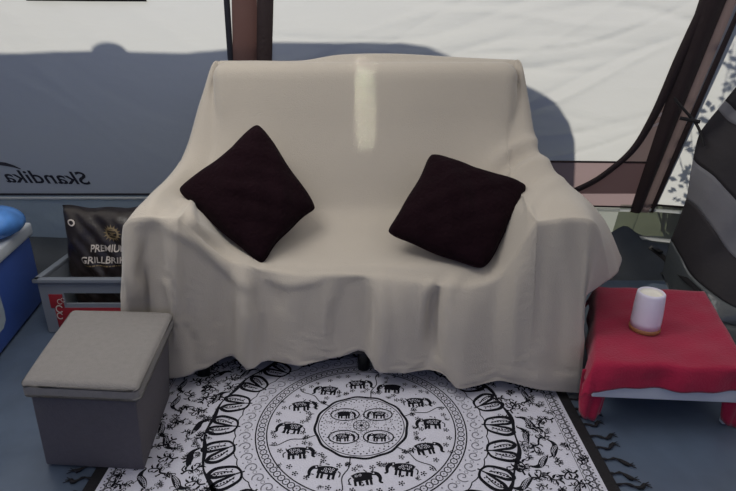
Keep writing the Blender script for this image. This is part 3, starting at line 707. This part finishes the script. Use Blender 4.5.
g = MB(); us = list(np.linspace(-.17, 0, 12))+list(np.linspace(0, 1, 30))[1:]+list(np.linspace(1, 1.28, 14))[1:]; vs_ = list(np.linspace(-.145, 0, 12))+list(np.linspace(0, 1, 34))[1:]+list(np.linspace(1, 1.16, 8))[1:]
g.grid([[cloth_pt(u, v-.035*max(0, 1-abs(u+.02)/.10)*(v < 0)*(-v/.145)) for u in us] for v in vs_], 0, True)
tc_ = g.build('tablecloth', M['red']); solid(tc_, .003, 0); tag(tc_, 'deep red velour cloth spread over the low side table', 'cloth')
# its long corners hang down over the front legs
for (cx_, cy_, wx) in ((.735, 1.474, .052), (1.190, 1.440, .060)):
    g = MB(); P = []
    for j in range(13):
        t = j/12; zz = .20-.190*t; row = []
        for i in range(15):
            s_ = i/14*2-1; wd = wx*(1-.30*t**2); row.append((cx_+s_*wd*math.cos(s_*.4), cy_+.014+.016*(s_*s_)+.005*math.sin(s_*7+t*3), zz+.018*s_*s_*t))
        P.append(row)
    g.grid(P); o = g.build('hanging_corner', M['red'], tc_); solid(o, .003, 0)
lm = thing('lantern_lamp', (.944, 1.643, TZ+.004), 'small white cylindrical lantern with wooden foot on the red cloth', 'lamp')
lc = (.955, 1.672, TZ+.006); LS = 1.36
g = MB(); g.lathe([(r*LS*.96, z*LS*.9) for r, z in [(0, 0), (.037, 0), (.0385, .003), (.0385, .010), (.036, .013), (0, .013)]], lc); g.build('foot', M['wood'], lm)
g = MB(); g.lathe([(r*LS*.96, z*LS*.9) for r, z in [(0, .012), (.0365, .012), (.0372, .03), (.0362, .075), (.0345, .108), (.0335, .114), (.031, .1165), (.0275, .1155), (.0265, .112)]], lc); shd = g.build('shade', M['lamp'], lm)
g = MB(); g.lathe([(r*LS*.96, z*LS*.9) for r, z in [(.027, .1145), (.0262, .1095), (.02, .1085), (0, .1088)]], lc); g.build('top_disc', M['lamp_top'], shd)

# ------------------------------------------------------------------ cooler with blue pack
def boxr(g, c, h, rot, mi=0, bev=.01): g.box(c, h, mi, rot, bev)
CO = Vector((-1.5, 2.03, 0)); RZ = Matrix.Rotation(R(11), 3, 'Z')
cl = thing('cool_box', (-1.75, 1.9, 0), 'blue cool box with white rim and grey sticker, at the left edge', 'cool box')
cc = Vector((-1.725, 1.93, 0)); hx_, hy_ = .25, .42
g = MB(); g.box(cc+Vector((0, 0, .172)), (hx_, hy_, .168), 0, RZ, .02); g.build('body', M['cool_blue'], cl)
g = MB(); g.box(cc+Vector((0, 0, .365)), (hx_+.012, hy_+.012, .030), 0, RZ, .012); g.build('lid', M['cool_white'], cl)
g = MB(); nrm_ = RZ @ Vector((1, 0, 0)); tan_ = RZ @ Vector((0, 1, 0)); base = cc+nrm_*(hx_+.0015)
def onside(a, z, e=0): p = base+tan_*a+nrm_*e; return (p.x, p.y, z)
pts = [(-.33, .09), (-.02, .09), (.012, .11), (.02, .15), (.015, .24), (-.005, .31), (-.33, .31)]
g.add([onside(a, z) for a, z in pts], [tuple(range(len(pts)))]); stk = g.build('sticker', M['sticker'], cl)
g = MB(); 
for a, z, r_ in ((-.03, .255, .02), (-.05, .16, .028), (-.12, .2, .03)): g = MB(); g.add([onside(a+r_*math.cos(t), z+r_*math.sin(t), .001) for t in [P2*k/12 for k in range(12)]], [tuple(range(12))]); g.build('sticker_print', M['sred'], stk)
g = MB(); rg_ = np.random.RandomState(2); P = []
pc = Vector((-1.60, 2.17, .396))
for j in range(15):
    th_ = math.pi*j/14; row = []
    for i in range(28):
        ph_ = P2*i/28; rr = 1+.06*math.sin(3*ph_+1)+.05*math.sin(5*ph_+th_*3)
        row.append((pc.x+.135*rr*math.sin(th_)**.8*math.cos(ph_), pc.y+.16*rr*math.sin(th_)**.8*math.sin(ph_), pc.z+.066+.066*math.cos(th_)))
    P.append(row)
g.grid(P, closed=True); tag(g.build('ice_pack', M['lblue']), 'rounded light blue plastic pack lying on the cool box', 'ice pack')

# ------------------------------------------------------------------ crate with charcoal bag
ct = thing('bottle_crate', (-1.15, 2.25, 0), 'grey plastic bottle crate with red label beside the cool box', 'crate')
X0, X1, Y0, Y1, H_ = -1.372, -.905, 2.075, 2.46, .255
t_ = .008
def bx(g, x0, x1, y0, y1, z0, z1, b=.002): g.box(((x0+x1)/2, (y0+y1)/2, (z0+z1)/2), ((x1-x0)/2, (y1-y0)/2, (z1-z0)/2), 0, None, b)
for yy in (Y0, Y1-t_*1.6):
    g = MB(); y1_ = yy+t_*1.6
    bx(g, X0, X1, yy, y1_, .004, .140, 0); bx(g, X0, X0+.10, yy, y1_, .140, .190, 0); bx(g, X1-.10, X1, yy, y1_, .140, .190, 0); bx(g, X0, X1, yy, y1_, .190, .243, 0); g.build('side_panel', M['crate'], ct)
for xx in (X0, X1-t_*1.6): 
    g = MB(); bx(g, xx, xx+t_*1.6, Y0+t_*1.6+.001, Y1-t_*1.6-.001, .005, .243); g.build('side_panel', M['crate'], ct)
g = MB(); bx(g, X0+.014, X1-.014, Y0+.014, Y1-.014, .004, .014); g.build('bottom', M['crate'], ct)
g = MB(); r_ = .014
for (a, b, c_, d) in ((X0-r_, X1+r_, Y0-r_, Y0+r_), (X0-r_, X1+r_, Y1-r_, Y1+r_), (X0-r_, X0+r_, Y0-r_, Y1+r_), (X1-r_, X1+r_, Y0-r_, Y1+r_)): bx(g, a, b, c_, d, .240, H_+.004, .004)
g.build('rim', M['crate'], ct)
g = MB(); bx(g, X0+.05, X1-.03, Y0-.003, Y0, .03, .122, .0005); bx(g, X0+.035, X0+.092, Y0-.003, Y0, .122, .185, .0005); lb = g.build('label', M['crate_red'], ct)
g = MB()
for cx_, cz_, r_ in ((.070, .118, .016), (.078, .152, .011), (.093, .160, .009), (.066, .085, .014)):
    g.grid([[(X0+cx_+q*math.cos(t), Y0-.0042, cz_+q*1.15*math.sin(t)) for t in np.linspace(.4, 5.6, 18)] for q in (r_, r_*.72)])
g.build('scroll_print', M['print_pale'], lb)
# bag standing in the crate, leaning back a little
bg = thing('charcoal_bag', (-1.10, 2.27, .015), 'black charcoal briquette bag with pale lettering standing in the crate', 'bag')
BX0, BX1, BZ0, BZ1 = -1.340, -.930, .018, .500
rgb = np.random.RandomState(6); phb = rgb.uniform(0, 6, 8)
def bagp(u, v, s_):
    e = (max(0, 1-abs(2*u-1)**3.2)*max(0, 1-abs(2*v-1)**4))**.45
    wr = .010*math.sin(u*9+phb[0]+v*3)*math.sin(v*7+phb[1])+.005*math.sin(u*21+phb[2])*math.cos(v*17+phb[3])+.004*math.sin((u+v)*33)
    x = BX0+(BX1-BX0)*u+.006*math.sin(v*9+1); z = BZ0+(BZ1-BZ0)*v-.012*math.sin(math.pi*u)*(v > .5)*(2*v-1)+.004*math.sin(u*16)*(v**3)
    y = 2.265+.055*v+.0*u+s_*(.075*e+wr*e*1.2)
    return (x, y, z)
n = 40; g = MB()
for s_ in (-1, 1): g.grid([[bagp(i/n, j/n, s_) for i in range(n+1)] for j in range(n+1)], flip=(s_ > 0))
film = weld(g.build('bag_film', M['bag'], bg))
def bag_text(txt, u0, u1, v0, h, m, nm='lettering', bold=.001):
    vs, fs = text_mesh(txt, .05, bold=bold, extrude=.0001); mx_ = max(v.x for v in vs); my_ = max(v.y for v in vs); g = MB(); out = []
    for v in vs:
        p = bagp(u0+(u1-u0)*v.x/mx_, v0+h*v.y/my_, -1); out.append((p[0], p[1]-.006-v.z, p[2]))
    g.add(out, fs); return g.build(nm, m, film)
bag_text('PREMIUM', .32, .70, .630, .064, M['print_pale'], bold=.0007)
bag_text('GRILLBRIKETTS', .22, .92, .522, .062, M['print_pale'], bold=.0007)
def bag_shape(pts, m, nm):
    g = MB(); g.add([(lambda p: (p[0], p[1]-.004, p[2]))(bagp(u, v, -1)) for u, v in pts], [tuple(range(len(pts)))]); return g
def bpt(u, v, e=.004): p = bagp(u, v, -1); return (p[0], p[1]-e, p[2])
g = MB(); rgd = random.Random(5); ud = .25
while ud < .80:      # small print too fine to read
    wd_ = rgd.uniform(.008, .03); g.grid([[bpt(ud+wd_*i/2, .490+h, .005) for i in range(3)] for h in (0, .010)]); ud += wd_+.008
g.build('fine_print', M['print_gold'], film)
g = MB()
for k in range(16):       # sun-like emblem
    a = P2*k/16; g.add([bpt(.56+.075*math.cos(a-.1), .80+.06*math.sin(a-.1)), bpt(.56+.105*math.cos(a), .80+.085*math.sin(a)), bpt(.56+.075*math.cos(a+.1), .80+.06*math.sin(a+.1))], [(0, 1, 2)])
for r0_, r1_ in ((.055, .075), (.0, .02)):
    g.grid([[bpt(.56+r_*math.cos(P2*k/28), .80+r_*.8*math.sin(P2*k/28)) for k in range(28)] for r_ in (r0_+1e-4, r1_)], closed=True)
for dz in (-.025, .005, .028): g.grid([[bpt(.56+x, .80+dz+h) for x in np.linspace(-.045, .045, 6)] for h in (0, .010)])
g.build('emblem', M['print_gold'], film)
g = MB()
g.grid([[bpt(.125+r_*math.cos(P2*k/24), .875+r_*.72*math.sin(P2*k/24)) for k in range(24)] for r_ in (.024, .040)], closed=True); g.build('badge', M['print_pale'], film)

# ------------------------------------------------------------------ striped curtain at the right edge
cu = thing('striped_curtain', (1.9, 2.2, 0), 'black and grey striped tent curtain gathered at the right edge', 'curtain')
rows = [((815,-75,2.22),(835,-70,2.12),(862,-60,2.05)),((778,5,2.34),(808,12,2.22),(856,20,2.1)),((746,70,2.42),(790,78,2.3),(850,85,2.15)),((724,101,2.42),(780,132,2.28),(850,165,2.1)),((706,124,2.42),(770,176,2.25),(850,225,2.05)),((699,138,2.42),(765,200,2.22),(850,255,2.02)),
        ((693,172,2.40),(756,240,2.18),(850,305,2.0)),((689,196,2.40),(750,265,2.15),(850,330,1.98)),((678,222,2.42),(735,288,2.12),(850,362,1.95)),((668,243,2.44),(725,305,2.10),(850,385,1.93)),((664,256,2.46),(712,305,2.10),(850,415,1.90))]
ctrl = np.array([[unproj(*p) for p in r] for r in rows])
ctrl[-1, :, 2] = np.maximum(.01, ctrl[-1, :, 2]*.5); ctrl[:, :, 2] = np.maximum(ctrl[:, :, 2], .012)
def cpt(t, s_):
    rr = np.array([spl(r, np.array([s_*2]))[0] for r in ctrl]); p = spl(rr, np.array([t]))[0]
    f = .016*math.sin(s_*13+t*.8)+.004*math.sin(s_*31+t*1.6); return (p[0], p[1]-f, max(.008, p[2]+f*.4))
for a, b, nm, m in ((0, 1.3, 'stripe', 'str_grey'), (1.3, 3, 'stripe', 'str_dark'), (3, 3.35, 'stripe', 'str_grey'), (3.35, 5.6, 'stripe', 'str_dark'), (5.6, 7.1, 'stripe', 'str_grey'), (7.1, 8.9, 'stripe', 'str_dark'), (8.9, 10, 'stripe', 'str_low')):
    nn = max(3, int((b-a)*8)); g = MB(); g.grid([[cpt(a+(b-a)*j/nn, i/60) for i in range(61)] for j in range(nn+1)]); solid(g.build(nm, M[m], cu), .003, 0)
# loose hem spreading over the floor
g = MB(); 
e0 = [unproj(664,256,2.46), unproj(700,291,2.10), unproj(745,320,1.96)]; P = []
for j in range(16):
    row = []
    for i in range(40):
        s_ = i/39; p = spl(np.array(ctrl[-1]), np.array([s_*2]))[0]; t = j/15
        row.append((p[0]+.05*t-.10*t*s_, p[1]-.30*t*(1-.3*s_), max(.008, p[2]*(1-t)**2+.010+.014*math.sin(s_*30+t*5)*(1-t*.6)+.008*math.sin(s_*11-t*9))))
    P.append(row)
g.grid(P); solid(g.build('loose_hem', M['str_low'], cu), .003, 0)
# tie cord with toggle at the sleeve, floor strap with buckle
g = MB(); cordp = [unproj(674,98,2.50), unproj(686,112,2.47), unproj(695,122,2.45), unproj(701,134,2.41), unproj(704,146,2.38)]
g.tube([tuple(p) for p in spl(np.array(cordp), np.linspace(0, 4, 20))], .006, 8); tc2 = g.build('tie_cord', M['black']); tag(tc2, 'short black tie cord holding the striped curtain to the corner sleeve', 'cord')
g = MB(); g.tube([unproj(680,118,2.47), unproj(700,122,2.44)], .008, 8); g.build('toggle', M['black'], tc2)
sp_ = thing('floor_strap', (1.65, 2.55, .02), 'black strap with buckle lying on the groundsheet beside the curtain', 'strap')
sa = [Vector(unproj(650,247,2.62)), Vector(unproj(664,258,2.50)), Vector(unproj(682,276,2.30)), Vector(unproj(700,292,2.1))]
for v in sa: v.z = max(v.z, .035)
g = MB(); q = spl(np.array([tuple(v) for v in sa]), np.linspace(0, 3, 20)); g.grid([[tuple(Vector(p)+Vector((.012, .008, .004))*s_) for p in q] for s_ in (-1, 1)]); wb = solid(g.build('webbing', M['black'], sp_), .004, 0)
g = MB(); d_ = (sa[1]-sa[0]).normalized(); rz = Matrix.Rotation(math.atan2(d_.y, d_.x), 3, 'Z')
g.box((sa[0]+sa[1])/2+Vector((0, 0, .012)), (.030, .014, .006), 0, rz, .003); g.build('buckle', M['metal'], wb)

# ------------------------------------------------------------------ light, sky, camera
w = bpy.data.worlds.new('sky'); bpy.context.scene.world = w; w.use_nodes = True
bk = w.node_tree.nodes['Background']; bk.inputs[0].default_value = (.42, .50, .92, 1); bk.inputs[1].default_value = .50
sd = bpy.data.lights.new('sun', 'SUN'); sd.energy = 5.2; sd.color = (1, .955, .88); sd.angle = R(.9)
s_ = bpy.data.objects.new('sun', sd); C.objects.link(s_); s_.rotation_euler = Vector((-.05, -1, -TS)).to_track_quat('-Z', 'Y').to_euler()
# area lamp added under the roof for more contrast from above left
hl = bpy.data.lights.new('overhead_fill', 'AREA'); hl.shape = 'RECTANGLE'; hl.size = .9; hl.size_y = .6; hl.energy = 10.5; hl.color = (1, .975, .93)
o = bpy.data.objects.new('overhead_fill', hl); C.objects.link(o); o.location = (-.75, 1.35, 2.0); o.rotation_euler = (Vector((-.15, 1.75, .3))-o.location).to_track_quat('-Z', 'Y').to_euler()
# narrow-beam area lamp added to throw the bright strip on the backrest
strip_lamp = bpy.data.lights.new('strip_light', 'AREA'); strip_lamp.shape = 'RECTANGLE'; strip_lamp.size = .062; strip_lamp.size_y = .38; strip_lamp.energy = .055; strip_lamp.spread = R(1.5); strip_lamp.color = (.86, 1, .80)
o = bpy.data.objects.new('strip_light', strip_lamp); C.objects.link(o); o.location = (.0, .3, 1.95)
tgt = Vector(unproj(365,100,2.27)); o.rotation_euler = (tgt-o.location).to_track_quat('-Z', 'Y').to_euler()
cam = bpy.data.cameras.new('camera'); cam.sensor_width = 36; cam.lens = 36*550/736; cam.clip_start = .02
co = bpy.data.objects.new('camera', cam); C.objects.link(co); co.location = (0, 0, 1.2); co.rotation_euler = (R(90-21), 0, 0)
sc = bpy.context.scene; sc.camera = co
sc.view_settings.view_transform = 'Standard'; sc.view_settings.look = 'None'; sc.view_settings.gamma = 1; sc.view_settings.use_curve_mapping = False
sc.view_settings.exposure = 0
